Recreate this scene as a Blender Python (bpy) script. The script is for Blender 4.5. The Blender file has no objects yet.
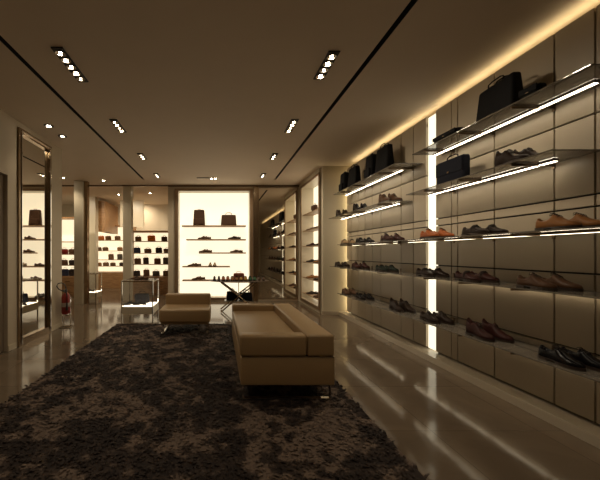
import bpy, bmesh, math, random
from mathutils import Vector, Matrix
random.seed(7)
PI = math.pi
scn = bpy.context.scene
COL = scn.collection
H = 1.5          # eye height
CZ = 3.62        # ceiling height
WX = 3.1         # face of the right wall panels
LX = -3.2        # left wall

# ------------------------------------------------------------------ materials
MATS = {}
def nodes_of(name):
    m = bpy.data.materials.new(name); m.use_nodes = True
    nt = m.node_tree; b = nt.nodes['Principled BSDF']
    return m, nt, b
def mat(name, col, rough=.5, metal=0., spec=.5, coat=0., noise=0., nscale=20., bump=0., bscale=60., alpha=1., sheen=0.):
    if name in MATS: return MATS[name]
    m, nt, b = nodes_of(name)
    b.inputs['Base Color'].default_value = (*col, 1)
    b.inputs['Roughness'].default_value = rough
    b.inputs['Metallic'].default_value = metal
    b.inputs['Specular IOR Level'].default_value = spec
    b.inputs['Coat Weight'].default_value = coat
    b.inputs['Sheen Weight'].default_value = sheen
    b.inputs['Alpha'].default_value = alpha
    tc = nt.nodes.new('ShaderNodeTexCoord')
    if noise:
        n = nt.nodes.new('ShaderNodeTexNoise'); n.inputs['Scale'].default_value = nscale; n.inputs['Detail'].default_value = 4
        nt.links.new(tc.outputs['Object'], n.inputs['Vector'])
        r = nt.nodes.new('ShaderNodeMapRange'); r.inputs['To Min'].default_value = 1-noise; r.inputs['To Max'].default_value = 1+noise
        nt.links.new(n.outputs['Fac'], r.inputs['Value'])
        mx = nt.nodes.new('ShaderNodeVectorMath'); mx.operation = 'SCALE'
        mx.inputs[0].default_value = col
        nt.links.new(r.outputs['Result'], mx.inputs['Scale'])
        nt.links.new(mx.outputs['Vector'], b.inputs['Base Color'])
    if bump:
        n2 = nt.nodes.new('ShaderNodeTexNoise'); n2.inputs['Scale'].default_value = bscale; n2.inputs['Detail'].default_value = 3
        nt.links.new(tc.outputs['Object'], n2.inputs['Vector'])
        bp = nt.nodes.new('ShaderNodeBump'); bp.inputs['Strength'].default_value = bump; bp.inputs['Distance'].default_value = .01
        nt.links.new(n2.outputs['Fac'], bp.inputs['Height']); nt.links.new(bp.outputs['Normal'], b.inputs['Normal'])
    MATS[name] = m
    return m
def emit(name, col, strength, base=None):
    if name in MATS: return MATS[name]
    m, nt, b = nodes_of(name)
    b.inputs['Base Color'].default_value = (*(base or (.8,.8,.8)), 1)
    b.inputs['Emission Color'].default_value = (*col, 1)
    b.inputs['Emission Strength'].default_value = strength
    MATS[name] = m
    return m
WARM = (1., .84, .62)
WARM2 = (1., .74, .42)
def wood(name, c1, c2, rough=.45, stretch=(1.2, 12, 12)):
    m, nt, b = nodes_of(name)
    tc = nt.nodes.new('ShaderNodeTexCoord'); mp = nt.nodes.new('ShaderNodeMapping'); mp.inputs['Scale'].default_value = stretch
    n = nt.nodes.new('ShaderNodeTexNoise'); n.inputs['Scale'].default_value = 3; n.inputs['Detail'].default_value = 6; n.inputs['Distortion'].default_value = .6
    cr = nt.nodes.new('ShaderNodeValToRGB'); cr.color_ramp.elements[0].color = (*c1,1); cr.color_ramp.elements[1].color = (*c2,1)
    cr.color_ramp.elements[0].position = .35; cr.color_ramp.elements[1].position = .65
    nt.links.new(tc.outputs['Object'], mp.inputs['Vector']); nt.links.new(mp.outputs['Vector'], n.inputs['Vector'])
    nt.links.new(n.outputs['Fac'], cr.inputs['Fac']); nt.links.new(cr.outputs['Color'], b.inputs['Base Color'])
    b.inputs['Roughness'].default_value = rough
    MATS[name] = m
    return m
def floor_mat():
    m, nt, b = nodes_of('polished_stone')
    tc = nt.nodes.new('ShaderNodeTexCoord')
    br = nt.nodes.new('ShaderNodeTexBrick'); br.offset = 0; br.inputs['Scale'].default_value = 1
    br.inputs['Brick Width'].default_value = .9; br.inputs['Row Height'].default_value = .9
    br.inputs['Mortar Size'].default_value = .0025; br.inputs['Bias'].default_value = 0
    br.inputs['Color1'].default_value = (.160,.118,.080,1); br.inputs['Color2'].default_value = (.135,.100,.068,1); br.inputs['Mortar'].default_value = (.06,.045,.03,1)
    nt.links.new(tc.outputs['Object'], br.inputs['Vector'])
    n = nt.nodes.new('ShaderNodeTexNoise'); n.inputs['Scale'].default_value = 2.2; n.inputs['Detail'].default_value = 8; n.inputs['Distortion'].default_value = 1.2
    nt.links.new(tc.outputs['Object'], n.inputs['Vector'])
    r = nt.nodes.new('ShaderNodeMapRange'); r.inputs['To Min'].default_value = .7; r.inputs['To Max'].default_value = 1.3
    nt.links.new(n.outputs['Fac'], r.inputs['Value'])
    mx = nt.nodes.new('ShaderNodeVectorMath'); mx.operation = 'SCALE'
    nt.links.new(br.outputs['Color'], mx.inputs[0]); nt.links.new(r.outputs['Result'], mx.inputs['Scale'])
    nt.links.new(mx.outputs['Vector'], b.inputs['Base Color'])
    n2 = nt.nodes.new('ShaderNodeTexNoise'); n2.inputs['Scale'].default_value = 5; n2.inputs['Detail'].default_value = 2
    nt.links.new(tc.outputs['Object'], n2.inputs['Vector'])
    bp = nt.nodes.new('ShaderNodeBump'); bp.inputs['Strength'].default_value = .05; bp.inputs['Distance'].default_value = .01
    nt.links.new(n2.outputs['Fac'], bp.inputs['Height']); nt.links.new(bp.outputs['Normal'], b.inputs['Normal'])
    b.inputs['Roughness'].default_value = .10; b.inputs['Specular IOR Level'].default_value = .30
    return m
def rug_mat(name):
    m, nt, b = nodes_of(name)
    tc = nt.nodes.new('ShaderNodeTexCoord')
    n = nt.nodes.new('ShaderNodeTexNoise'); n.inputs['Scale'].default_value = 2.3; n.inputs['Detail'].default_value = 2; n.inputs['Distortion'].default_value = .8
    n3 = nt.nodes.new('ShaderNodeTexNoise'); n3.inputs['Scale'].default_value = 9; n3.inputs['Detail'].default_value = 4
    for q in (n, n3): nt.links.new(tc.outputs['Object'], q.inputs['Vector'])
    ad = nt.nodes.new('ShaderNodeMath'); ad.operation = 'ADD'
    mu = nt.nodes.new('ShaderNodeMath'); mu.operation = 'MULTIPLY'; mu.inputs[1].default_value = .8
    nt.links.new(n3.outputs['Fac'], mu.inputs[0]); nt.links.new(n.outputs['Fac'], ad.inputs[0]); nt.links.new(mu.outputs[0], ad.inputs[1])
    cr = nt.nodes.new('ShaderNodeValToRGB')
    e = cr.color_ramp.elements; e[0].position = .78; e[0].color = (.024,.017,.015,1); e[1].position = 1.1; e[1].color = (.155,.112,.086,1)
    x = e.new(.92); x.color = (.050,.035,.028,1)
    nt.links.new(ad.outputs[0], cr.inputs['Fac']); nt.links.new(cr.outputs['Color'], b.inputs['Base Color'])
    b.inputs['Roughness'].default_value = .75; b.inputs['Specular IOR Level'].default_value = .2; b.inputs['Sheen Weight'].default_value = .0
    return m
M_floor = floor_mat(); M_rug = rug_mat('shag_rug')
M_ceil = mat('ceiling_plaster', (.74,.63,.50), .75, noise=.03, nscale=3)
M_wall = mat('warm_plaster', (.52,.44,.325), .6, noise=.03, nscale=2)
M_wall_pale = mat('pale_lacquer', (.60,.53,.40), .35, noise=.02, nscale=2)
M_panel = mat('leather_panel', (.47,.395,.29), .38, noise=.06, nscale=1.5, bump=.03, bscale=120)
M_dark = mat('dark_gap', (.012,.009,.007), .6)
M_slot = mat('slot_black', (.01,.008,.007), .7)
M_bronze = mat('polished_bronze', (.36,.27,.18), .22, 1., noise=.15, nscale=8)
M_bronze_dark = mat('dark_bronze', (.16,.11,.07), .3, .8)
M_mirror = mat('mirror_glass', (.72,.68,.60), .015, 1.)
M_chrome = mat('chrome', (.82,.80,.76), .08, 1.)
M_glass = mat('smoked_glass', (.20,.175,.145), .05, 0, .8, alpha=.80)
M_clear = mat('clear_glass', (.55,.55,.5), .03, 0, .9, alpha=.16)
M_led = emit('led_warm', (1.,.86,.63), 9)
M_led2 = emit('led_warm_low', (1.,.84,.58), 4.5)
M_led3 = emit('led_warm_hidden', (1.,.84,.58), 5)
M_ledv = emit('led_vertical', (1.,.90,.66), 1.3)
M_niche = emit('backlit_panel', (1.,.89,.66), 1.1, (.8,.72,.6))
M_niche_far = emit('backlit_panel_far', (1.,.84,.56), 1.1, (.8,.72,.6))
M_caselit = emit('lit_case_base', (1.,.86,.66), 3.4)
M_lamp = emit('lamp_face', (1.,.86,.62), 60)
M_lampsoft = emit('lamp_face_soft', (1.,.84,.6), 12)
M_cove = emit('cove_led', (1.,.76,.38), 1.5)
M_fixture = mat('fixture_black', (.025,.02,.018), .5)
M_sofa = mat('tan_leather', (.38,.255,.128), .42, 0, .4, noise=.05, nscale=5, bump=.05, bscale=180)
M_piping = mat('tan_piping', (.26,.18,.10), .5)
M_woodcab = wood('oak_veneer', (.25,.13,.055), (.42,.24,.11))
M_woodshelf = wood('bronze_wood', (.30,.19,.11), (.42,.28,.16))
M_base = mat('pale_stone_plinth', (.50,.43,.33), .15, noise=.06, nscale=6)
M_red = mat('extinguisher_red', (.25,.016,.012), .35, coat=.2)
M_rubber = mat('black_rubber', (.015,.014,.013), .45)
M_whitelabel = mat('pale_label', (.35,.3,.25), .5)
M_sole = mat('shoe_sole', (.035,.022,.015), .5)
M_lace = mat('shoe_lace', (.03,.02,.015), .7)

# ------------------------------------------------------------------ helpers
def link(name, me, m=None, parent=None, loc=(0,0,0), rot=(0,0,0), smooth=False):
    o = bpy.data.objects.new(name, me); COL.objects.link(o)
    if m is not None and len(me.materials) == 0: me.materials.append(m)
    if smooth:
        for p in me.polygons: p.use_smooth = True
    o.location = loc; o.rotation_euler = rot
    if parent is not None: o.parent = parent
    return o
def finish(name, bm, m, parent=None, loc=(0,0,0), rot=(0,0,0), smooth=False):
    bmesh.ops.recalc_face_normals(bm, faces=bm.faces)
    me = bpy.data.meshes.new(name); bm.to_mesh(me); bm.free()
    o = link(name, me, m, parent, loc, rot, False)
    if smooth:
        for p in me.polygons: p.use_smooth = True
        try: me.set_sharp_from_angle(angle=math.radians(40))
        except Exception: pass
    return o
def box(bm, x0, x1, y0, y1, z0, z1):
    vs = [bm.verts.new((x, y, z)) for z in (z0, z1) for x, y in ((x0,y0),(x1,y0),(x1,y1),(x0,y1))]
    for f in ((0,3,2,1),(4,5,6,7),(0,1,5,4),(1,2,6,5),(2,3,7,6),(3,0,4,7)):
        bm.faces.new([vs[i] for i in f])
    return vs
def boxes(*bs):
    bm = bmesh.new()
    for b in bs: box(bm, *b)
    return bm
def rbox(x0, x1, y0, y1, z0, z1, r=.02, seg=3):
    bm = bmesh.new(); box(bm, x0, x1, y0, y1, z0, z1)
    bmesh.ops.bevel(bm, geom=bm.edges[:], offset=r, segments=seg, profile=.5, affect='EDGES', clamp_overlap=True)
    return bm
def tube(bm, pts, r, n=8, closed=False):
    pts = [Vector(p) for p in pts]; rings = []
    N = len(pts)
    for i, p in enumerate(pts):
        a = pts[(i-1) % N] if (i > 0 or closed) else p
        b = pts[(i+1) % N] if (i < N-1 or closed) else p
        d = (b-a).normalized()
        u = d.cross(Vector((0,0,1)))
        if u.length < .05: u = d.cross(Vector((0,1,0)))
        u.normalize(); v = d.cross(u).normalized()
        rr = r[i] if isinstance(r, (list, tuple)) else r
        rings.append([bm.verts.new(p + u*rr*math.cos(2*PI*k/n) + v*rr*math.sin(2*PI*k/n)) for k in range(n)])
    M = N if closed else N-1
    for i in range(M):
        a, b = rings[i], rings[(i+1) % N]
        for k in range(n):
            bm.faces.new((a[k], a[(k+1)%n], b[(k+1)%n], b[k]))
    if not closed:
        bm.faces.new(rings[0][::-1]); bm.faces.new(rings[-1])
def lathe(bm, prof, n=20, c=(0,0,0)):
    rings = []
    for r, z in prof:
        rings.append([bm.verts.new((c[0]+max(r,1e-4)*math.cos(2*PI*k/n), c[1]+max(r,1e-4)*math.sin(2*PI*k/n), c[2]+z)) for k in range(n)])
    for a, b in zip(rings, rings[1:]):
        for k in range(n): bm.faces.new((a[k], a[(k+1)%n], b[(k+1)%n], b[k]))
    bm.faces.new(rings[0][::-1]); bm.faces.new(rings[-1])
def tag(o, label, cat, group=None, kind=None):
    o['label'] = label; o['category'] = cat
    if group: o['group'] = group
    if kind: o['kind'] = kind
    return o
def thing(name, label, cat, loc=(0,0,0), rz=0, group=None):
    o = bpy.data.objects.new(name, None); COL.objects.link(o)
    o.location = loc; o.rotation_euler = (0,0,rz); o.empty_display_size = .1
    return tag(o, label, cat, group)
def struct(name, bm, m, label=None, cat=None, smooth=False, parent=None):
    o = finish(name, bm, m, parent, smooth=smooth)
    if parent is None:
        o['kind'] = 'structure'
        if label: o['label'] = label; o['category'] = cat
    return o
def copy_tree(o, loc=None, rz=None, label=None, group=None):
    c = o.copy(); COL.objects.link(c)
    if loc is not None: c.location = loc
    if rz is not None: c.rotation_euler = (0,0,rz)
    if label: c['label'] = label
    if group: c['group'] = group
    for ch in list(o.children):
        d = ch.copy(); COL.objects.link(d); d.parent = c
        for g in list(ch.children):
            e = g.copy(); COL.objects.link(e); e.parent = d
    return c

# ------------------------------------------------------------------ camera
cd = bpy.data.cameras.new('camera'); cam = bpy.data.objects.new('camera', cd); COL.objects.link(cam)
cam.location = (0, 0, H); cam.rotation_euler = (PI/2, 0, 0)
cd.sensor_width = 36; cd.lens = 320/600*36
cd.shift_x = (300-218)/600; cd.shift_y = (253-240)/600
cd.clip_start = .05
scn.camera = cam
scn.view_settings.view_transform = 'Standard'; scn.view_settings.look = 'None'
scn.view_settings.gamma = 1; scn.view_settings.use_curve_mapping = False
scn.view_settings.exposure = 0.0
w = bpy.data.worlds.new('world'); scn.world = w; w.use_nodes = True
w.node_tree.nodes['Background'].inputs[0].default_value = (.9,.7,.45,1)
w.node_tree.nodes['Background'].inputs[1].default_value = .02

# ------------------------------------------------------------------ room shell
Y0, YB, YF = -3.0, 10.0, 14.0
struct('floor', boxes((-9, 3.6, Y0, YF+.4, -.12, 0)), M_floor)
# ceiling: slabs around two narrow open slots
s1, s2 = -2.15, 1.65; sw = .03; ye = 9.25
bm = boxes((-9, s1-sw, Y0, ye, CZ, CZ+.1), (s1+sw, s2-sw, Y0, ye, CZ, CZ+.1), (s2+sw, 3.42, Y0, ye, CZ, CZ+.1), (-9, 3.42, ye, YF+.4, CZ, CZ+.1))
struct('ceiling', bm, M_ceil)
struct('trim_1', boxes((s1-sw-.03, s1+sw+.03, Y0, ye+.03, CZ+.1, CZ+.14), (s1-sw-.001, s1-sw+.003, Y0, ye, CZ+.004, CZ+.1), (s1+sw-.003, s1+sw+.001, Y0, ye, CZ+.004, CZ+.1)), M_slot)
struct('trim_2', boxes((s2-sw-.03, s2+sw+.03, Y0, ye+.03, CZ+.1, CZ+.14), (s2-sw-.001, s2-sw+.003, Y0, ye, CZ+.004, CZ+.1), (s2+sw-.003, s2+sw+.001, Y0, ye, CZ+.004, CZ+.1)), M_slot)
struct('wall_rear', boxes((-3.4, 3.6, Y0-.1, Y0, 0, CZ)), M_wall)
# right wall: backing + leather panels with open joints
struct('wall_right', boxes((3.42, 3.55, Y0, 7.8, 0, CZ+.1), (3.13, 3.42, Y0, 7.78, 0, .02)), M_wall)
ztop = 3.53
zs = [.10, .665, 1.325, 1.885, 1.985, 2.65, ztop]
STRIP = (4.57, 4.75)
ysR = [-3.0,-2.35,-1.7,-1.05,-.4,.05,.7,1.35, 2.0, 2.63, 2.95, 3.59, 4.14, 4.25, 4.56]
ysL = [4.76, 5.08, 5.42, 6.09, 6.43, 6.75, 7.08, 7.42, 7.70]
g = .0085
bm = bmesh.new()
for ys in (ysR, ysL):
    for a, b in zip(ys, ys[1:]):
        for c, d in zip(zs, zs[1:]):
            vs = box(bm, WX, WX+.035, a+g, b-g, c+g, d-g)
pan = struct('wall_right_panels', bm, M_panel)
struct('wall_right_backing', boxes((WX+.036, WX+.055, Y0, 4.56, .09, ztop-.005), (WX+.036, WX+.055, 4.76, 7.69, .09, ztop-.005), (WX+.07, WX+.09, 4.56, 4.76, .09, ztop-.005)), M_dark)
struct('baseboard_right', boxes((2.92, WX+.09, Y0, 7.75, 0, .085)), M_base)
lv = finish('vertical_light_strip', boxes((WX+.02, WX+.06, 4.575, 4.745, .10, 3.5)), M_ledv)
tag(lv, 'tall glowing vertical light strip recessed between the wall panels', 'light strip')
cl = finish('hidden_corner_light', boxes((WX+.10, WX+.12, 7.72, 7.77, .1, 3.45)), emit('hidden_corner_led', (1.,.80,.45), 9))  # unseen LED strip added behind the panel end to brighten the column
tag(cl, 'unseen light strip added in the corner behind the panels, lighting the pale column', 'light strip')
cv = finish('cove_light', boxes((3.17, 3.23, Y0+.1, 7.7, 3.47, 3.485)), M_cove)
for yc in (5.0, 0.2):
    al = bpy.data.lights.new('cove_area', 'AREA'); al.shape = 'RECTANGLE'; al.size = 4.8; al.size_y = .03; al.energy = 4.5; al.color = (1.,.79,.45); al.spread = math.radians(150)
    ao = bpy.data.objects.new('cove_area', al); COL.objects.link(ao); ao.location = (3.20, yc, 3.505)
    ao.rotation_euler = Vector((-.75, 0, .66)).to_track_quat('-Z', 'Y').to_euler()
tag(cv, 'warm light line along the top of the panelled wall washing the ceiling edge', 'cove light')
struct('trim_3', boxes((3.12, 3.42, Y0, 7.78, 3.38, 3.42)), M_wall)
# column at the far end of the right wall
struct('wall_column', boxes((2.56, 3.55, 7.8, 7.98, 0, CZ)), M_wall_pale)
struct('baseboard_column', boxes((2.53, 2.92, 7.765, 7.8, 0, .085)), M_base)
# left wall, with a shallow door recess close to the camera
struct('wall_left', boxes((LX-.14, LX, Y0, 3.9, 0, CZ), (LX-.14, LX, 3.9, 4.87, 2.69, CZ), (LX-.14, LX, 4.87, 5.1, 0, CZ),
                          (LX-.14, LX, 5.1, 6.1, 3.52, CZ), (LX-.14, LX, 6.1, 6.56, 0, CZ), (LX-.14, LX-.09, 5.1, 6.1, 0, 3.52)), M_wall)
d = struct('door_1', rbox(LX-.10, LX-.055, 3.905, 4.865, .01, 2.685, .004, 1), mat('door_taupe', (.22,.17,.12), .5, noise=.04, nscale=3))
finish('door_handle', rbox(LX-.055, LX-.02, 3.99, 4.01, .95, 1.25, .004, 1), M_bronze, d)
struct('baseboard_left', boxes((LX, LX+.012, Y0, 3.9, 0, .09), (LX, LX+.012, 4.87, 5.06, 0, .09), (LX, LX+.012, 6.14, 6.56, 0, .09)), M_wall_pale)
struct('wall_wing_front', boxes((-9, LX-.14, 6.46, 6.56, 0, CZ)), M_wall)
struct('wall_wing_side', boxes((-9.1, -9, 6.46, YF+.4, 0, CZ)), M_wall)

# back wall round the big lit niche; ceiling line above it
NX0, NX1, NZ0, NZ1 = -1.25, 1.0, .10, 3.45
struct('wall_back', boxes((-1.56, NX0-.14, YB, YB+.5, 0, CZ), (NX0-.14, NX1+.02, YB, YB+.5, NZ1, CZ), (NX0-.14, NX1+.02, YB, YB+.5, 0, NZ0),
                          (NX1+.02, 2.6, YB+.03, YB+.5, 0, CZ), (NX0-.14, NX0, YB+.03, YB+.5, NZ0, NZ1)), M_wall)
struct('trim_4', boxes((-9, -1.56, YB-.02, YB+.05, CZ-.035, CZ-.001), (-1.56, 2.53, YB-.03, YB-.001, CZ-.055, CZ-.001)), M_bronze_dark)
def luminous(name, x0, x1, y0, y1, z0, z1, m): return struct(name, boxes((x0, x1, y0, y1, z0, z1)), m)
luminous('niche_light_panel', NX0+.003, NX1-.003, YB+.36, YB+.38, NZ0+.003, NZ1-.003, M_niche)
struct('wall_niche_lining', boxes((NX0, NX0+.012, YB, YB+.36, NZ0, NZ1), (NX1-.012, NX1, YB, YB+.36, NZ0, NZ1), (NX0+.012, NX1-.012, YB, YB+.36, NZ0, NZ0+.012), (NX0+.012, NX1-.012, YB, YB+.36, NZ1-.012, NZ1)), M_wall_pale)
def frame(name, x0, x1, y0, y1, z0, z1, t, m):
    """frame lying in the XZ plane"""
    return boxes((x0-t, x0, y0, y1, z0, z1), (x1, x1+t, y0, y1, z0, z1), (x0-t, x1+t, y0, y1, z1, z1+t*.6), (x0-t, x1+t, y0, y1, z0-t*.6, z0))
struct('trim_5', frame('f', NX0, NX1, YB-.02, YB, NZ0, NZ1, .10, M_bronze), mat('niche_frame_bronze', (.30,.20,.12), .35, .6, noise=.2, nscale=5))
struct('trim_6', boxes((1.11, 1.25, YB-.03, YB+.029, 0, CZ-.056)), M_bronze)
# mirrors
def mirror_x(name, label, x0, x1, y, z0, z1):
    t = thing(name, label, 'mirror', ((x0+x1)/2, y, z0))
    hw = (x1-x0)/2; hh = z1-z0
    finish('glass', boxes((-hw+.02, hw-.02, -.010, 0, .02, hh-.02)), M_mirror, t)
    finish('frame', frame('f', -hw+.02, hw-.02, -.022, 0, .02, hh-.02, .02, M_bronze), M_bronze, t)
mirror_x('wall_mirror', 'full-height wall mirror between the big lit niche and the side niche', 1.26, 2.50, YB+.028, .06, CZ-.06)
t = thing('wall_mirror', 'tall bronze-framed mirror on the left wall reflecting the lit niche', 'mirror', (LX+.0, 5.6, 0))
finish('glass', boxes((-.02, -.01, -.42, .42, .12, 3.42)), M_mirror, t)
finish('frame', boxes((-.085, .035, -.495, -.42, .0, 3.51), (-.085, .035, .42, .495, .0, 3.51), (-.085, .035, -.42, .42, 3.42, 3.51), (-.085, .035, -.42, .42, .0, .12)), M_bronze, t)
finish('edge_moulding', boxes((.035, .05, -.45, -.43, .03, 3.48), (.035, .05, .43, .45, .03, 3.48), (.035, .05, -.43, .43, 3.46, 3.48)), M_chrome, t)
# side niche wall at the right (parallel to the side wall)
SX, SY0, SY1, SZ0, SZ1 = 2.53, 8.02, 9.68, .15, 3.45
struct('wall_side_niche', boxes((SX, SX+.4, 7.98, SY0, 0, CZ), (SX, SX+.4, SY1, YB+.03, 0, CZ), (SX, SX+.4, SY0, SY1, SZ1, CZ), (SX, SX+.4, SY0, SY1, 0, SZ0), (SX+.4, SX+.5, 7.98, YB+.03, 0, CZ)), M_wall_pale)
luminous('side_niche_light_panel', SX+.36, SX+.38, SY0+.003, SY1-.003, SZ0+.003, SZ1-.003, M_niche)
struct('trim_7', boxes((SX-.02, SX, SY0-.08, SY0, SZ0-.08, SZ1+.06), (SX-.02, SX, SY1, SY1+.08, SZ0-.08, SZ1+.06), (SX-.02, SX, SY0, SY1, SZ1, SZ1+.06), (SX-.02, SX, SY0, SY1, SZ0-.08, SZ0)), MATS.get('niche_frame_bronze') or M_bronze)
# wing room behind the columns
struct('wall_wing_back', boxes((-9, -1.3, YF, YF+.1, 0, CZ), (-1.4, -1.3, YB+.5, YF, 0, CZ)), M_wall)
struct('wall_column', boxes((-4.22, -3.97, 9.38, 9.63, 0, CZ)), M_wall_pale)
struct('trim_8', boxes((-3.965, -3.86, 9.45, 9.60, 0, CZ)), M_bronze)
struct('wall_column', boxes((-4.95, -4.60, 12.0, 12.3, 0, CZ)), M_wall_pale)
struct('wall_column', boxes((-2.97, -2.72, 10.0, 10.25, 0, CZ)), M_wall_pale)
struct('wall_bulkhead', boxes((-4.6, -4.35, 12.3, 13.9, 2.32, 3.5)), M_woodcab)
struct('wall_partition', boxes((-3.95, -3.0, 12.9, 13.0, 2.55, CZ)), M_wall_pale)

# ------------------------------------------------------------------ ceiling lamps
def spot(x, y, z, power, size=70, blend=.9, tilt=(0,0), r=.05, col=WARM):
    l = bpy.data.lights.new('spot', 'SPOT'); l.energy = power; l.spot_size = math.radians(size); l.spot_blend = blend
    l.color = col; l.shadow_soft_size = r
    o = bpy.data.objects.new('spot_light', l); COL.objects.link(o); o.location = (x, y, z); o.rotation_euler = (tilt[0], tilt[1], 0)
    return o
def track_unit(n, label, loc, group):
    L = .125*n + .04
    t = thing('recessed_downlight', label, 'ceiling light', loc, 0, group)
    finish('tray', rbox(-.062, .062, -L/2, L/2, -.014, 0, .003, 1), M_fixture, t)
    for i in range(n):
        y = -L/2 + .02 + .125*(i+.5)
        bm = bmesh.new(); lathe(bm, [(.052,-.016),(.052,-.024),(.043,-.024),(.040,-.017)], 16, (0,y,0))
        ring = finish('lamp_ring', bm, M_chrome, t)
        bm = bmesh.new(); lathe(bm, [(.022 if i % 2 else .015,-.0255),(.012,-.028)], 12, (0,y,0))
        finish('bulb', bm, M_lamp if (i*7+n) % 3 else M_lampsoft, ring)
    return t
rowname = ['nearest', 'second', 'third', 'farthest']
LIGHTPOS = []
for s, x in (('left', -1.66), ('right', 1.22)):
    for i, (y, n) in enumerate(((3.62, 5 if s == 'left' else 4), (5.33, 4), (7.0, 3), (8.7, 3))):
        track_unit(n, '%s multi-lamp ceiling light of the %s-hand row, black tray' % (rowname[i], s), (x, y, CZ), 'multi-lamp ceiling lights')
        LIGHTPOS.append((x, y))
def downlight(x, y, label, m=M_lamp):
    t = thing('round_downlight', label, 'ceiling light', (x, y, CZ), 0, 'small round ceiling lights')
    bm = bmesh.new(); lathe(bm, [(.075,0),(.075,-.008),(.055,-.010),(.05,-.002)], 20); ring = finish('trim_ring', bm, M_fixture, t)
    bm = bmesh.new(); lathe(bm, [(.034,-.009),(.015,-.013)], 14); finish('bulb', bm, m, t)
downlight(-2.82, 5.33, 'small round ceiling light nearest the left wall mirror, shining brightly')
downlight(-2.82, 5.80, 'small dim round ceiling light just behind the bright one by the mirror', M_lampsoft)
downlight(-4.35, 9.0, 'small round ceiling light just in front of the left pillars')
downlight(-3.35, 9.35, 'small round ceiling light above the glass display case')
downlight(-2.4, 11.3, 'small round ceiling light in the back room above the drawers')
downlight(-3.6, 11.6, 'small round ceiling light in the back room behind the middle pillar')
downlight(-3.3, 13.2, 'farthest small round ceiling light in the back room', M_lampsoft)
downlight(-5.3, 10.4, 'small round ceiling light in the back room at far left')
t = thing('ceiling_spotlight', 'ceiling vent with two small spotlights in front of the big niche', 'ceiling light', (-.32, 9.0, CZ))
finish('vent', rbox(-.28, .08, -.05, .05, -.012, 0, .003, 1), mat('vent_grey', (.16,.12,.08), .6), t)
for x in (.14, .24):
    bm = bmesh.new(); lathe(bm, [(.045,0),(.045,-.03),(.03,-.034)], 14, (x,0,0)); r_ = finish('spot_housing', bm, M_chrome, t)
    bm = bmesh.new(); lathe(bm, [(.03,-.035),(.012,-.038)], 12, (x,0,0)); finish('bulb', bm, M_lamp, r_)
for x, y in LIGHTPOS:
    spot(x, y, CZ-.06, 42 if x < 0 else 80, 120, 1.0, r=.08, tilt=(0, (.08 if x < 0 else -.65)))
spot(-2.82, 5.4, CZ-.05, 25, 110, 1)
for x in (-.8, .7): spot(x, 8.9, CZ-.06, 70, 110, 1, tilt=(.45, 0), r=.1)  # added spots without fixtures, brighten the back wall and niche shelves
spot(-.1, 9.0, CZ-.06, 30, 80, 1)
for x, y in ((-4.35, 9.0), (-3.35, 9.35), (-2.4, 11.3), (-3.6, 11.6), (-5.3, 10.4), (-3.3,13.2)):
    spot(x, y, CZ-.05, 110 if y > 10 else 45, 130, 1, tilt=(.6 if y > 10 else 0, 0))
for x in (-1.66, 1.22):
    for y in (1.9, .2, -1.6): spot(x, y, CZ-.06, 30, 120, 1.0, r=.08)

# ------------------------------------------------------------------ rug
RX0, RX1, RY0, RY1 = -2.12, 1.37, -1.0, 6.72
t = thing('rug', 'large dark brown shaggy rug under the sofa and armchair', 'rug', ((RX0+RX1)/2, (RY0+RY1)/2, 0))
cx, cy = (RX0+RX1)/2, (RY0+RY1)/2
bm = rbox(RX0-cx, RX1-cx, RY0-cy, RY1-cy, .001, .016, .006, 2)
finish('backing', bm, M_rug, t)
vs = []; fs = []
rnd = random.Random(3)
y = RY0
while True:
    n = 0
    if y > RY1: break
    step = .030 if y < 4.6 else .045
    if y < 1.0: step = .06
    x = RX0
    while x < RX1:
        px, py = x + rnd.uniform(-.5,.5)*step, y + rnd.uniform(-.5,.5)*step
        x += step
        if not (RX0 <= px <= RX1 and RY0 <= py <= RY1): continue
        if py > .5 and (px < -1.0*py or px > 1.3*py): continue
        a = rnd.uniform(0, 2*PI); wv = rnd.uniform(.010,.017)*(step/.03)**.6; hgt = rnd.uniform(.010,.020)
        lean = rnd.uniform(.4, 1.6)*hgt*1.4
        ca, sa = math.cos(a), math.sin(a); lx, ly = ca*lean, sa*lean; wx, wy = -sa*wv, ca*wv
        b = len(vs); X, Y = px-cx, py-cy
        vs += [(X-wx,Y-wy,.012),(X+wx,Y+wy,.012),(X+wx*.9+lx*.6,Y+wy*.9+ly*.6,.012+hgt*.8),(X-wx*.9+lx*.6,Y-wy*.9+ly*.6,.012+hgt*.8),(X+wx*.5+lx*1.5,Y+wy*.5+ly*1.5,.012+hgt),(X-wx*.5+lx*1.5,Y-wy*.5+ly*1.5,.012+hgt)]
        fs += [(b,b+1,b+2,b+3),(b+3,b+2,b+4,b+5)]
    y += step
me = bpy.data.meshes.new('pile'); me.from_pydata(vs, [], fs); me.update()
po = link('pile', me, M_rug, t); po['kind'] = 'stuff'

# ------------------------------------------------------------------ seating
RUGZ = .034
def sled(bm, x0, x1, y, z0, z1, wdt=.045, th=.010):
    """flat chrome U frame in an XZ plane"""
    box(bm, x0, x1, y-wdt/2, y+wdt/2, z0, z0+th)
    box(bm, x0, x0+th, y-wdt/2, y+wdt/2, z0+th, z1); box(bm, x1-th, x1, y-wdt/2, y+wdt/2, z0+th, z1)
t = thing('sofa', 'long low tan leather sofa with chrome sled legs on the dark rug', 'sofa', (.69, 4.16, RUGZ))
W, D = .465, 1.0; z0 = -RUGZ
finish('base', rbox(-W, W, -D, D, .19+z0, .465+z0, .012), M_sofa, t, smooth=True)
finish('backrest', rbox(W-.27, W, -D, D, .472+z0, .69+z0, .028, 4), M_sofa, t, smooth=True)
finish('armrest', rbox(-W-.008, W-.274, -D-.004, -D+.16, .472+z0, .685+z0, .030, 4), M_sofa, t, smooth=True)
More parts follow.
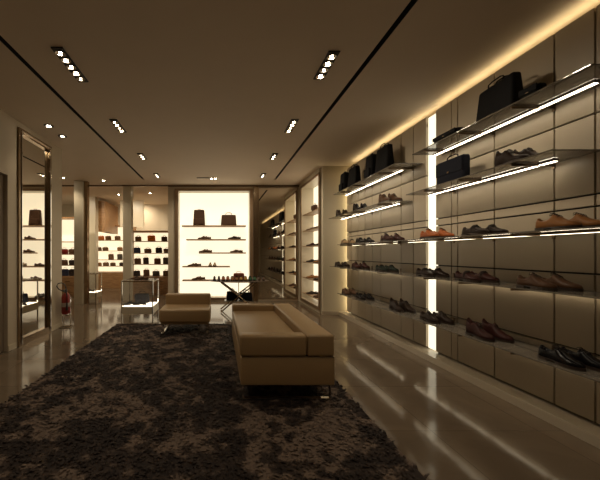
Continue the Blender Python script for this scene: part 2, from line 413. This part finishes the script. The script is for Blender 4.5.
finish('armrest', rbox(-W+.0, W-.274, D-.17, D, .472+z0, .69+z0, .028, 4), M_sofa, t, smooth=True)
finish('seat_cushion', rbox(-W+.0, W-.274, -D+.164, D-.174, .472+z0, .60+z0, .03, 4), M_sofa, t, smooth=True)
bm = bmesh.new(); tube(bm, [(-W+.012, -D, .468+z0), (W-.012, -D, .468+z0), (W-.012, D, .468+z0), (-W+.012, D, .468+z0)], .005, 6, True)
finish('piping', bm, M_piping, t)
for y_ in (-D+.07, D-.07):
    bm = bmesh.new(); sled(bm, -W+.02, W-.02, y_, 0, .19+z0); finish('sled_leg', bm, M_chrome, t)
t = thing('armchair', 'wide tan leather lounge chair with low back, facing the camera', 'armchair', (-.605, 6.2, RUGZ))
W = .465
finish('base', rbox(-W+.03, W-.03, -.39, .38, .20+z0, .238+z0, .01), M_sofa, t, smooth=True)
finish('seat_cushion', rbox(-W-.002, W+.002, -.43, .22, .24+z0, .475+z0, .035, 4), M_sofa, t, smooth=True)
finish('backrest', rbox(-W+.01, W-.01, .225, .41, .24+z0, .675+z0, .035, 4), M_sofa, t, smooth=True)
for x_ in (-W+.06, W-.06):
    bm = bmesh.new()
    box(bm, x_-.02, x_+.02, -.40, .36, 0, .01); box(bm, x_-.02, x_+.02, -.30, -.29, .01, .20+z0); box(bm, x_-.02, x_+.02, .35, .36, .01, .20+z0)
    finish('sled_leg', bm, M_chrome, t)

# ------------------------------------------------------------------ wall shelves
def wall_shelf(label, y0, y1, z, l0, l1, seams, low=False):
    t = thing('glass_shelf', label, 'shelf', (WX, (y0+y1)/2, z), 0, 'lit glass shelves on the panelled wall')
    c = (y0+y1)/2
    finish('glass_panel', rbox(-.42, -.002, y0-c, y1-c, -.012, 0, .003, 1), M_glass, t)
    if low == 2:
        h = finish('lamp_housing', boxes((-.075, -.012, l0-c, l1-c, -.018, -.0125), (-.075, -.068, l0-c, l1-c, -.042, -.0181)), M_bronze_dark, t)  # front lip added to block the strip's reflection in the floor
        finish('light_strip', boxes((-.042, -.020, l0-c+.005, l1-c-.005, -.022, -.0182)), M_led3, h)
    else:
      h = finish('lamp_housing', boxes((-.150, -.108, l0-c, l1-c, -.026, -.0125)), M_bronze_dark, t)
      finish('light_strip', boxes((-.147 if not low else -.133, -.111 if not low else -.122, l0-c+.005, l1-c-.005, -.030, -.0262)), M_led2 if low else M_led, h)
    for y in seams:
        if y0+.05 < y < y1-.05:
            bm = boxes((-.40, -.001, y-c-.006, y-c+.006, -.034, -.0125)); box(bm, -.012, -.0005, y-c-.012, y-c+.012, -.06, .05)
            finish('bracket', bm, M_bronze_dark, t)
SR = [2.95, 3.59, 4.20]; SL = [5.08, 5.42, 6.43, 7.08]
ZS = [2.863, 2.335, 1.690, 1.187, .600]
ordn = ['top', 'second', 'third', 'fourth', 'bottom']
for i, (y0, y1, l0, l1) in enumerate(((2.30,4.42,2.51,4.40), (2.57,4.57,2.81,4.50), (1.6,5.17,1.7,5.0), (1.6,5.17,1.7,5.0), (1.6,5.17,1.7,5.0))):
    wall_shelf('%s glass wall shelf right of the light strip, nearest the camera' % ordn[i], y0, y1, ZS[i], l0, l1, [2.0]+SR if i > 1 else SR, 0 if i < 2 else 1 if i == 2 else 2)
for i, (y0, y1, l0, l1) in enumerate(((4.84,7.46,5.16,7.42), (5.10,7.77,5.25,7.70), (5.19,7.2,5.3,7.1), (5.19,7.7,5.3,7.6), (5.19,7.2,5.3,7.1))):
    wall_shelf('%s glass wall shelf left of the light strip, towards the back' % ordn[i], y0, y1, ZS[i], l0, l1, SL, 0 if i < 2 else 1 if i == 2 else 2)

# ------------------------------------------------------------------ shoes
def shoe_meshes(style):
    """toe along +x, heel at x=0, length .30"""
    L = .30
    #      t    halfw  top   dip
    S = [(0.0, .018, .070, 0), (.03,.028,.076,.0), (.08,.033,.076,.035), (.18,.034,.068,.04), (.28,.034,.066,.04), (.36,.034,.078,.03),
         (.42,.036,.090,0), (.50,.040,.082,0), (.60,.045,.064,0), (.72,.048,.050,0), (.84,.045,.044,0), (.93,.034,.038,0), (.985,.018,.028,0), (1.0,.006,.018,0)]
    if style == 'loafer':
        S = [(t, w, h-(.012 if .3 < t < .56 else .004), d) for t, w, h, d in S]
    if style == 'ankle':
        S = [(t, w, h+(.05 if t < .4 else .02 if t < .5 else 0), d+(.05 if d else 0)) for t, w, h, d in S]
    bm = bmesh.new(); rings = []
    K = 12
    for t, w, h, dip in S:
        ring = []
        for k in range(K+1):
            a = PI*k/K
            c, s_ = math.cos(a), math.sin(a)
            y = w*(abs(c)**.75)*(1 if c >= 0 else -1)
            z = .014 + (h-.014)*(s_**.7)
            if dip and abs(c) < .62:
                z = max(.02, h - dip*(1-(abs(c)/.62)**2)*1.3)
            if t < .5: y *= 1 - .12*s_
            ring.append(bm.verts.new((t*L, y, z)))
        rings.append(ring)
    for a, b in zip(rings, rings[1:]):
        for k in range(K): bm.faces.new((a[k], a[k+1], b[k+1], b[k]))
    bm.faces.new(rings[0]); bm.faces.new(rings[-1][::-1])
    bm.faces.new([r[0] for r in rings] + [r[-1] for r in rings][::-1])
    bmesh.ops.recalc_face_normals(bm, faces=bm.faces)
    up = bpy.data.meshes.new('upper'); bm.to_mesh(up); bm.free()
    for p in up.polygons: p.use_smooth = len(p.vertices) == 4
    # sole with heel
    bm = bmesh.new(); out = [(t*L + (-.004 if t == 0 else .004 if t == 1 else 0), w+.004) for t, w, h, d in S]
    def loop(z, pts): return [bm.verts.new((x, y, z)) for x, y in pts]
    pts = [(x, w_) for x, w_ in out] + [(x, -w_) for x, w_ in out[::-1]]
    lo = loop(.010, pts); hi = loop(.0165, pts)
    n = len(pts)
    for i in range(n): bm.faces.new((lo[i], lo[(i+1)%n], hi[(i+1)%n], hi[i]))
    bm.faces.new(lo[::-1]); bm.faces.new(hi)
    hp = [(x, w_) for x, w_ in out if x < .09] + [(x, -w_) for x, w_ in out[::-1] if x < .09]
    fp = [(x, w_) for x, w_ in out if x > .13] + [(x, -w_) for x, w_ in out[::-1] if x > .13]
    for P in (hp, fp):
        a = loop(0, P); b = loop(.0099, P); n = len(P)
        for i in range(n): bm.faces.new((a[i], a[(i+1)%n], b[(i+1)%n], b[i]))
        bm.faces.new(a[::-1]); bm.faces.new(b)
    bmesh.ops.recalc_face_normals(bm, faces=bm.faces)
    so = bpy.data.meshes.new('sole'); bm.to_mesh(so); bm.free()
    # laces or strap
    bm = bmesh.new()
    if style in ('oxford', 'ankle'):
        for i in range(4):
            x = .125+.014*i; z = (.094,.090,.085,.080)[i] + (.012 if style == 'ankle' and i < 2 else 0)
            tube(bm, [(x, -.020, z-.012), (x, -.009, z-.002), (x, .009, z-.002), (x, .020, z-.012)], .0022, 5)
        tube(bm, [(.120,0,.096), (.112,.016,.094), (.118,.026,.080), (.126,.006,.093)], .002, 5)
        tube(bm, [(.120,0,.096), (.112,-.016,.094), (.118,-.026,.080), (.126,-.006,.093)], .002, 5)
    else:
        for x, z in ((.150,.0745), (.163,.069)):
            tube(bm, [(x, -.041, z-.045), (x, -.034, z-.015), (x, -.018, z), (x, .018, z), (x, .034, z-.015), (x, .041, z-.045)], .004, 6)
        box(bm, .145, .168, -.008, .008, .066, .080)
    la = bpy.data.meshes.new('laces'); bmesh.ops.recalc_face_normals(bm, faces=bm.faces); bm.to_mesh(la); bm.free()
    for m_, me_ in ((M_lace, la), (M_sole, so), (M_sole, up)): me_.materials.append(m_)
    return up, so, la
SH = {k: shoe_meshes(k) for k in ('oxford', 'loafer', 'ankle')}
def shoe(style, m, label, cat_group, loc, rz, scale=1.):
    t = thing('shoe', label, 'shoe', loc, rz, cat_group); t.scale = (scale, scale, scale)
    if cat_group == 'shoes on the panelled wall': t.scale = (1.12, 1.16, 1.45)
    up, so, la = SH[style]
    for nm, me_, mm in (('upper', up, m), ('sole', so, None), ('strap' if style == 'loafer' else 'laces', la, None)):
        o = bpy.data.objects.new(nm, me_); COL.objects.link(o); o.parent = t
        if mm:
            o.material_slots[0].link = 'OBJECT'; o.material_slots[0].material = mm
    return t
def leather(n, c, r=.36): return mat('leather_'+n, c, r, 0, .12, .02)
LB = leather('black', (.006,.005,.006), .25); LD = leather('darkbrown', (.022,.012,.008)); LU = leather('burgundy', (.040,.012,.010))
LT = leather('tan', (.27,.115,.035)); LO = leather('orange', (.36,.10,.028)); LM = leather('brown', (.085,.042,.022)); LS = leather('sand', (.30,.20,.10))
LG = leather('green', (.02,.045,.03)); LBG = leather('darkgreen', (.014,.022,.016))
WORD = {'oxford': 'lace-up shoe', 'loafer': 'strapped loafer', 'ankle': 'ankle boot'}
def wall_pair(px, zi, style, m, colour, where):
    if zi == 1: style = 'ankle'
    z = ZS[zi]+.0005; hy = 2.79*320/(px-218)
    side = 'right of strip' if hy < 4.8 else 'left of strip'
    g = 'shoes on the panelled wall'
    a = 'on %s shelf, %s' % (ordn[zi], where)
    shoe(style, m, '%s %s at the glass edge %s' % (colour, WORD[style], a), g, (2.79, hy, z), -PI/2-.04)
    shoe(style, m, '%s %s closer to wall %s' % (colour, WORD[style], a), g, (2.915, hy-.05, z), -PI/2+.05)
wall_pair(497, 1, 'loafer', LD, 'dark', 'right of briefcase')
wall_pair(422, 2, 'oxford', LO, 'orange-brown', 'before the light strip')
wall_pair(464, 2, 'loafer', LD, 'dark brown', 'right of orange-brown pair')
wall_pair(538, 2, 'oxford', LT, 'tan', 'nearest camera')
wall_pair(418, 3, 'loafer', LD, 'dark', 'before the light strip')
wall_pair(457, 3, 'loafer', LU, 'dark burgundy', 'right of light strip')
wall_pair(519, 3, 'oxford', LM, 'brown', 'nearest camera')
wall_pair(422, 4, 'oxford', LD, 'dark brown', 'before the light strip')
wall_pair(468, 4, 'ankle', LU, 'burgundy', 'right of light strip')
wall_pair(541, 4, 'oxford', LB, 'glossy black', 'nearest camera')
wall_pair(337, 1, 'loafer', LD, 'small dark', 'farthest back')
wall_pair(354, 1, 'oxford', LB, 'black', 'left half of wall')
wall_pair(380, 1, 'oxford', LM, 'brown', 'left half of wall')
wall_pair(342, 2, 'loafer', LS, 'sand', 'farthest back')
wall_pair(357, 2, 'loafer', LB, 'black', 'left half of wall')
wall_pair(382, 2, 'oxford', LU, 'reddish brown', 'left half of wall')
wall_pair(336, 3, 'loafer', LD, 'dark', 'farthest back')
wall_pair(353, 3, 'oxford', LU, 'burgundy', 'left half of wall')
wall_pair(377, 3, 'loafer', LBG, 'dark green', 'left half of wall')
wall_pair(343, 4, 'oxford', LM, 'brown', 'farthest back')
wall_pair(357, 4, 'loafer', LB, 'black', 'left half of wall')
wall_pair(391, 4, 'ankle', LD, 'dark brown', 'left half of wall')

# ------------------------------------------------------------------ bags
def fabric(n, c): return mat('bag_'+n, c, .7, 0, .12, bump=.1, bscale=200)
BB = fabric('black', (.006,.0055,.006)); BN = fabric('navy', (.010,.011,.018)); BR = fabric('brown', (.085,.045,.028)); BT = fabric('tan', (.28,.14,.06))
BRED = fabric('red', (.28,.03,.025)); BOR = fabric('orange', (.65,.19,.04)); BG = fabric('grey', (.10,.085,.07))
def bag(style, m, label, group, loc, rz, w, d, h):
    """width along local x, front faces -y"""
    t = thing({'tote':'tote_bag','brief':'briefcase','pack':'backpack','duffel':'duffel_bag','clutch':'clutch_bag','hand':'handbag'}[style], label, 'bag', loc, rz, group)
    r = min(.03, d*.3, h*.3)
    bm = rbox(-w/2, w/2, -d/2, d/2, 0, h, r, 3)
    for v in bm.verts:
        k = v.co.z/h
        if style in ('tote', 'hand', 'duffel'): v.co.y *= 1.12-.5*k; v.co.x *= (1.0-.10*k)
        if style == 'pack': v.co.y *= 1.05-.3*k*k; v.co.x *= 1-.16*k**3
        if style == 'clutch': v.co.y *= 1.0-.2*k
        v.co.z -= .02*h*math.cos(v.co.x*PI/w)*(k > .8) * (-1 if style in ('pack','duffel') else 1)
    finish('body', bm, m, t, smooth=True)
    if style in ('brief', 'hand', 'clutch'):
        f = finish('flap', rbox(-w/2+.008, w/2-.008, -d/2-.007, -d/2+.004, h*.42, h*.93, .003, 2), m, t)
        finish('clasp', rbox(-.014, .014, -d/2-.012, -d/2-.0072, h*.44, h*.52, .002, 1), M_bronze, f)
    if style == 'pack':
        finish('pocket', rbox(-w*.36, w*.36, -d/2-.035, -d/2+.01, h*.08, h*.45, .018, 3), m, t, smooth=True)
        for s_ in (-1, 1):
            bm = bmesh.new(); tube(bm, [(s_*w*.22, d/2-.02, h*.9), (s_*w*.26, d/2+.03, h*.75), (s_*w*.30, d/2+.03, h*.35), (s_*w*.36, d/2-.01, h*.08)], .012, 6)
            finish('shoulder_strap', bm, m, t)
        bm = bmesh.new(); tube(bm, [(-.05, 0, h-.01), (-.04, 0, h+.03), (.04, 0, h+.03), (.05, 0, h-.01)], .007, 6); finish('handle', bm, m, t)
    elif style != 'clutch':
        hh = {'tote': .035, 'brief': .045, 'hand': .08, 'duffel': .07}[style]*(h/.33 if style in ('hand','tote') else 1)
        for yy in ((-d*.22, d*.22) if style in ('tote','duffel') else (0,)):
            ww = w*.20
            bm = bmesh.new(); tube(bm, [(-ww, yy, h*.93), (-ww*.95, yy, h+hh*.6), (-ww*.5, yy*.8, h+hh), (ww*.5, yy*.8, h+hh), (ww*.95, yy, h+hh*.6), (ww, yy, h*.93)], .007, 6)
            finish('handle', bm, m, t)
    else:
        bm = bmesh.new(); tube(bm, [(w/2-.01, 0, h*.6), (w/2+.03, -.01, h*.4), (w/2+.035, -.02, h*.1), (w/2+.01, -.03, .006)], .004, 5); finish('wrist_strap', bm, m, t)
    if style in ('tote', 'pack', 'duffel'):
        bm = bmesh.new(); tube(bm, [(-w*.38, 0, h*1.0), (0, 0, h*(1.02 if style != 'tote' else .985)), (w*.38, 0, h*1.0)], .004, 5); finish('zip', bm, M_bronze_dark, t)
    return t
gw = 'bags on the panelled wall'
z1 = ZS[0]+.001; z2 = ZS[1]+.001
bag('tote', BB, 'big black tote bag on the top shelf right of the light strip', gw, (2.86, 3.26, z1), -PI/2-.08, .50, .13, .37)
bag('clutch', BB, 'flat black clutch bag left of the big tote on the top shelf', gw, (2.79, 3.86, z1), -PI/2, .40, .14, .085)
bag('clutch', BB, 'low black clutch bag right of the big tote on the top shelf', gw, (2.79, 2.83, z1), -PI/2, .18, .10, .11)
bag('brief', BN, 'dark navy briefcase with handle standing on the second glass shelf', gw, (2.88, 3.93, z2), -PI/2, .46, .10, .32)
bag('pack', BB, 'tall black bag farthest back on the top wall shelf', gw, (2.85, 7.20, z1), -PI/2, .28, .14, .43)
bag('tote', BB, 'black tote bag second from the back on the top wall shelf', gw, (2.86, 6.72, z1), -PI/2, .40, .14, .44)
bag('pack', BB, 'black backpack third from the back on the top wall shelf', gw, (2.85, 5.93, z1), -PI/2, .28, .15, .44)
bag('tote', BB, 'tallest black tote nearest the light strip on the far top wall shelf', gw, (2.86, 5.50, z1), -PI/2, .42, .14, .46)

# ------------------------------------------------------------------ big back niche: shelves and goods
yn = YB+.20
def niche_shelf(name_label, x0, x1, z):
    t = finish('display_shelf', rbox(x0, x1, YB+.03, YB+.33, z-.042, z, .003, 1), M_woodshelf)
    tag(t, name_label, 'shelf', 'wooden shelves in the big lit niche')
NS = [(-1.14,.88,2.37),(-1.0,.88,1.94),(-.6,.88,1.52),(-1.12,.38,1.09),(-1.12,.16,.655)]
for i, (a, b, z) in enumerate(NS): niche_shelf('%s wooden shelf in the big lit niche' % (['topmost','second','third','fourth','lowest'][i]), a, b, z)
gn = 'goods in the big lit niche'
bag('pack', BR, 'tall brown backpack on the top shelf of the big niche', gn, (-.60, yn, 2.371), 0, .38, .16, .50)
bag('duffel', BR, 'wide brown duffel bag on the top shelf of the big niche', gn, (.34, yn, 2.371), 0, .50, .18, .34)
def niche_pair(px, z, style, m, desc, front=False, y=None, k=.0318, rz=PI, g=gn):
    X = (px-218)*k; y = y or yn
    if front:
        shoe(style, m, desc+', left of the two', g, (X-.02, y+.1, z+.001), -PI/2, 1.15); shoe(style, m, desc+', right of the two', g, (X+.12, y+.1, z+.001), -PI/2, 1.15)
    else:
        shoe(style, m, desc+', front of the two', g, (X+.31, y-.06, z+.001), rz+.1, 1.15); shoe(style, m, desc+', rear of the two', g, (X+.38, y+.065, z+.001), rz-.05, 1.15)
niche_pair(199, 1.94, 'oxford', LM, 'brown shoe at left on second niche shelf')
niche_pair(229, 1.94, 'oxford', LD, 'dark shoe at right on second niche shelf')
niche_pair(200, 1.52, 'oxford', LM, 'brown shoe at left on third niche shelf')
niche_pair(231, 1.52, 'loafer', LM, 'brown loafer at right on third niche shelf')
niche_pair(189, 1.09, 'loafer', LM, 'brown loafer at left on fourth niche shelf')
niche_pair(211, 1.09, 'oxford', LS, 'sand shoe facing out on fourth niche shelf', True)
niche_pair(193, .655, 'oxford', LM, 'brown shoe on the lowest niche shelf')
niche_pair(191, NZ0+.012, 'oxford', LD, 'dark shoe facing out on the niche floor', True)

# side niche
ZN = [.32, .78, 1.24, 1.70, 2.16, 2.64]
pcol = [LM, LD, LT, LB, LU, LM]
nm = ['lowest', 'second lowest', 'third lowest', 'third highest', 'second highest', 'topmost']
for i, z in enumerate(ZN):
    o = finish('display_shelf', rbox(SX+.02, SX+.34, SY0+.02, SY1-.02, z-.022, z, .003, 1), M_woodshelf)
    tag(o, '%s shelf in the tall lit niche beside the column' % nm[i], 'shelf', 'shelves in the side niche')
    if i == 5:
        bag('hand', BR, 'brown handbag on the topmost shelf of the side niche', 'goods in the side niche', (SX+.18, 8.95, z+.001), -PI/2, .30, .12, .20); continue
    for j, yy in enumerate((8.45, 9.15)):
        for q in (0, 1):
            shoe(('oxford','loafer')[(i+j)%2], pcol[(i+j)%6], '%s of the %s pair on the %s side-niche shelf' % (('near shoe','far shoe')[q], ('front','back')[j], nm[i]), 'goods in the side niche', (SX+.33, yy+.14*q, z+.001), PI)

# ------------------------------------------------------------------ back room furniture
def lit_unit(name, label, x0, x1, y, ztop_, zbot, cab_top, shelves, group=None, drawers=0, depth=.4):
    """lit shelving over a wooden cabinet, front at y"""
    t = thing(name, label, 'shelving', ((x0+x1)/2, y, 0)); c = (x0+x1)/2; hw = (x1-x0)/2
    finish('light_panel', boxes((-hw, hw, depth-.03, depth-.01, zbot, ztop_)), M_niche_far, t)
    finish('cabinet', boxes((-hw, hw, 0, depth, 0, cab_top)), M_woodcab, t)
    for z in shelves: finish('shelf', boxes((-hw, hw, .06, depth-.032, z-.025, z)), M_woodshelf, t)
    finish('surround', boxes((-hw-.05, -hw, 0, depth, 0, ztop_+.06), (hw, hw+.05, 0, depth, 0, ztop_+.06), (-hw, hw, 0, depth, ztop_, ztop_+.06)), M_woodcab, t)
    n = drawers
    for i in range(n):
        for j in range(2):
            a = -hw+.02+i*(2*hw-.02)/n; b = a+(2*hw-.02)/n-.02; zz0 = .06+j*(cab_top-.06)/2; zz1 = zz0+(cab_top-.08)/2-.015
            d_ = finish('drawer', rbox(a, b, -.02, -.001, zz0, zz1, .003, 1), M_woodcab, t)
            finish('handle', rbox((a+b)/2-.08, (a+b)/2+.08, -.035, -.0202, (zz0+zz1)/2-.008, (zz0+zz1)/2+.008, .003, 1), M_bronze, d_)
    return t
lit_unit('lit_shelving', 'lit wall shelving with wooden drawers in the back room behind the display case', -3.10, -1.66, 11.45, 2.24, .68, .66, [1.10, 1.50, 1.93], drawers=2)
lit_unit('lit_shelving', 'brightly lit bag shelving on the far wall seen between the pillars', -5.30, -3.62, 13.5, 2.62, .70, .68, [.95, 1.22, 1.60, 2.05], depth=.45)
lit_unit('lit_shelving', 'lit shelving at far left behind the fire extinguisher', -6.6, -4.86, 11.0, 2.68, .72, .70, [1.08, 1.46, 1.9], drawers=3)
cols = [(fabric('midbrown', (.17,.09,.05)),'brown'), (fabric('charcoal', (.06,.045,.04)),'dark'), (BT,'tan'), (BG,'grey'), (fabric('blue', (.05,.06,.11)),'navy')]
pos5 = ['leftmost', 'second', 'third', 'fourth', 'fifth']
def row(unit, xs, y, z, cs, sizes, rowword):
    for i, (x, ci) in enumerate(zip(xs, cs)):
        m, cn = ci if isinstance(ci, tuple) else cols[ci]
        w_, h_ = sizes[i % len(sizes)]
        bag('hand', m, '%s handbag, %s on the %s shelf of %s' % (cn, pos5[i], rowword, unit), 'handbags on '+unit, (x, y, z+.001), 0, w_, .14, h_)
u = 'the lit drawers unit'
row(u, (-2.95,-2.60,-2.25,-1.88), 11.65, .661, (1,0,3,0), ((.24,.20),(.22,.24),(.26,.19)), 'lowest')
row(u, (-2.92,-2.62,-2.20,-1.90), 11.65, 1.10, (0,1,0,3), ((.24,.21),(.20,.24)), 'middle')
row(u, (-2.94,-2.55,-2.15,-1.85), 11.65, 1.50, (4,0,1,0), ((.24,.20),(.26,.16)), 'upper')
row(u, (-2.90,-2.42,-1.95), 11.65, 1.93, (2,(fabric('brightorange', (.9,.25,.03)),'bright orange'),0), ((.22,.17),(.28,.21)), 'top')
u = 'the far wall unit'
row(u, (-5.1,-4.8,-4.5,-4.1,-3.8), 13.72, .95, (2,0,0,1,0), ((.22,.14),(.24,.15)), 'lowest')
row(u, (-4.58,-4.2,-3.85), 13.72, 1.22, (0,3,0), ((.22,.24),), 'second')
row(u, (-5.1,-4.82,-4.2,-3.85), 13.72, 1.60, (0,0,2,0), ((.22,.15),(.24,.15)), 'third')
row(u, (-5.0,-4.7,-4.3,-3.9), 13.72, 2.05, ((BOR,'orange'),2,0,1), ((.24,.18),), 'top')
u = 'the far-left unit'
row(u, (-5.35,-5.08), 11.2, .701, (4,1), ((.24,.24),), 'lowest')
row(u, (-5.38,-5.08), 11.2, 1.08, (0,1), ((.24,.18),), 'middle')
row(u, (-5.38,-5.08), 11.2, 1.46, ((BRED,'red'),0), ((.26,.18),), 'upper')

# ------------------------------------------------------------------ display cases
def display_case(label, cx, cy, w, d, zt=.90, zb=.33):
    t = thing('display_case', label, 'display case', (cx, cy, 0))
    w /= 2; d /= 2
    for sx in (-1, 1):
        for sy in (-1, 1):
            x = sx*(w-.012); y = sy*(d-.012)
            finish('post', boxes((x-.012, x+.012, y-.012, y+.012, 0, zt-.012)), M_chrome, t)
    finish('glass_top', rbox(-w-.01, w+.01, -d-.01, d+.01, zt-.011, zt, .003, 1), M_clear, t)
    finish('top_rail', boxes((-w+.025, w-.025, -d+.002, -d+.022, zt-.035, zt-.012), (-w+.025, w-.025, d-.022, d-.002, zt-.035, zt-.012), (-w, -w+.02, -d+.025, d-.025, zt-.035, zt-.012), (w-.02, w, -d+.025, d-.025, zt-.035, zt-.012)), M_bronze, t)
    p = finish('base_tray', boxes((-w+.002, w-.002, -d+.002, d-.002, zb-.17, zb-.008)), M_wall_pale, t)
    finish('light_surface', boxes((-w+.026, w-.026, -d+.026, d-.026, zb-.0079, zb)), M_caselit, p)
    finish('glass_pane', boxes((-w+.03, w-.03, -d+.006, -d+.012, zb, zt-.04)), M_clear, t)
    return t
display_case('glass display case with glowing base left of the armchair', -1.77, 7.33, .70, .66)
shoe('oxford', LB, 'black shoe on the glowing display case base, left one', 'shoes in the display case', (-1.86, 7.30, .331), PI+.5)
shoe('oxford', LB, 'black shoe on the glowing display case base, right one', 'shoes in the display case', (-1.62, 7.25, .331), PI+.2)
bag('hand', BN, 'navy bag standing inside the glass display case', None, (-1.78, 7.52, .331), 0, .34, .13, .22)
shoe('loafer', LM, 'brown loafer on the display case glass top, left one', 'shoes on the display case top', (-1.70, 7.32, .901), PI+.3)
shoe('loafer', LM, 'brown loafer on the display case glass top, right one', 'shoes on the display case top', (-1.56, 7.17, .901), PI+.3)
display_case('smaller glass display case beside the left pillars', -4.02+.0, 10.15, .50, .5, .87, .28)
shoe('loafer', LD, 'dark loafer inside the smaller glass display case', None, (-3.9, 10.1, .281), PI)

# ------------------------------------------------------------------ oval table behind the sofa
TX, TY, TZ = .53, 8.2, .80
t = thing('display_table', 'oval display table on crossed legs in front of the big lit niche', 'table', (TX, TY, 0))
bm = bmesh.new()
pr = [(0,.765),(.60,.768),(.76,.785),(.775,.793),(.76,.80),(0,.80)]
lathe(bm, pr, 40)
for v in bm.verts: v.co.y *= .55
finish('table_top', bm, mat('table_brown', (.10,.06,.035), .55), t, smooth=True)
for y_ in (-.22, .22):
    for s_ in (-1, 1):
        bm = bmesh.new(); tube(bm, [(s_*.46, y_, .766), (0, y_+.0*s_, .42), (-s_*.46, y_, .014)], .017, 8)
        if s_ > 0:
            for v in bm.verts: v.co.y += .036
        finish('leg', bm, M_bronze, t)
finish('lower_shelf', rbox(-.36, .36, -.17, .17, .275, .295, .004, 1), M_glass, t)
bm = bmesh.new(); tube(bm, [(0, 0, .296), (0, 0, .766)], .010, 8); finish('centre_rod', bm, M_bronze, t)
gt = 'shoes set out on the oval table'
tc = [(LU,'dark red'), (LO,'orange-red'), (LT,'tan'), (leather('mustard', (.40,.24,.05)),'mustard'), (leather('deepgreen', (.03,.10,.04)),'green'), (LM,'brown')]
for i in range(12):
    m, cn = tc[i//2]
    x = -.62 + i*.113; yb = .10 - .0*abs(x)
    shoe('loafer', m, '%s loafer on the oval table, %s one of its pair' % (cn, ('left','right')[i%2]), gt, (TX+x, TY+.12*(1-abs(x)*.9), TZ+.001), -PI/2, 1.0 if abs(x) < .5 else .75).scale.z = 1.45
bag('hand', fabric('pink', (.42,.16,.12)), 'pinkish folded bag lying at the back of the oval table', None, (TX+.02, TY+.28, TZ+.001), 0, .30, .12, .17)
bag('duffel', BB, 'black bag on the lower shelf of the oval table, left', 'black bags under the oval table', (TX-.17, TY-.01, .296), 0, .30, .24, .22)
bag('duffel', BN, 'blue-black bag on the lower shelf of the oval table, right', 'black bags under the oval table', (TX+.18, TY-.01, .296), 0, .34, .24, .19)

# ------------------------------------------------------------------ fire extinguisher
t = thing('fire_extinguisher', 'red fire extinguisher on a chrome stand at the end of the left wall', 'fire extinguisher', (-3.07, 6.46, 0))
bm = bmesh.new(); lathe(bm, [(.0,.27),(.070,.275),(.082,.30),(.082,.60),(.070,.655),(.035,.690),(.025,.70)], 24); finish('cylinder', bm, M_red, t, smooth=True)
bm = bmesh.new(); lathe(bm, [(.083,.42),(.0835,.421),(.0835,.50),(.083,.501)], 24); finish('label_band', bm, M_whitelabel, t)
bm = boxes((-.02,.02,-.02,.02,.701,.75)); box(bm, -.015, .015, -.11, .02, .751, .763); box(bm, -.012, .012, -.10, -.01, .725, .735); finish('valve_handle', bm, M_fixture, t)
bm = bmesh.new(); tube(bm, [(-.02,0,.725),(-.05,-.05,.74),(-.08,-.14,.79),(-.095,-.18,.85),(-.08,-.15,.90),(-.05,-.08,.905),(.0,-.05,.87),(.035,-.07,.80),(.055,-.08,.66),(.06,-.085,.50)], .011, 8); h_ = finish('hose', bm, M_rubber, t, smooth=True)
bm = bmesh.new(); tube(bm, [(.06,-.088,.50),(.062,-.09,.44),(.064,-.092,.36)], [.012,.018,.026], 10); finish('nozzle', bm, M_rubber, h_)
bm = bmesh.new(); tube(bm, [(-.09,.09,.012),(-.09,.09,.62)], .011, 8); tube(bm, [(.05,.09,.012),(.05,.09,.62)], .011, 8)
tube(bm, [(-.11,-.06,.012),(.11,-.06,.012),(.11,.10,.012),(-.11,.10,.012)], .011, 8, True); box(bm, -.10, .07, -.06, .095, .245, .262)
finish('stand', bm, M_chrome, t)
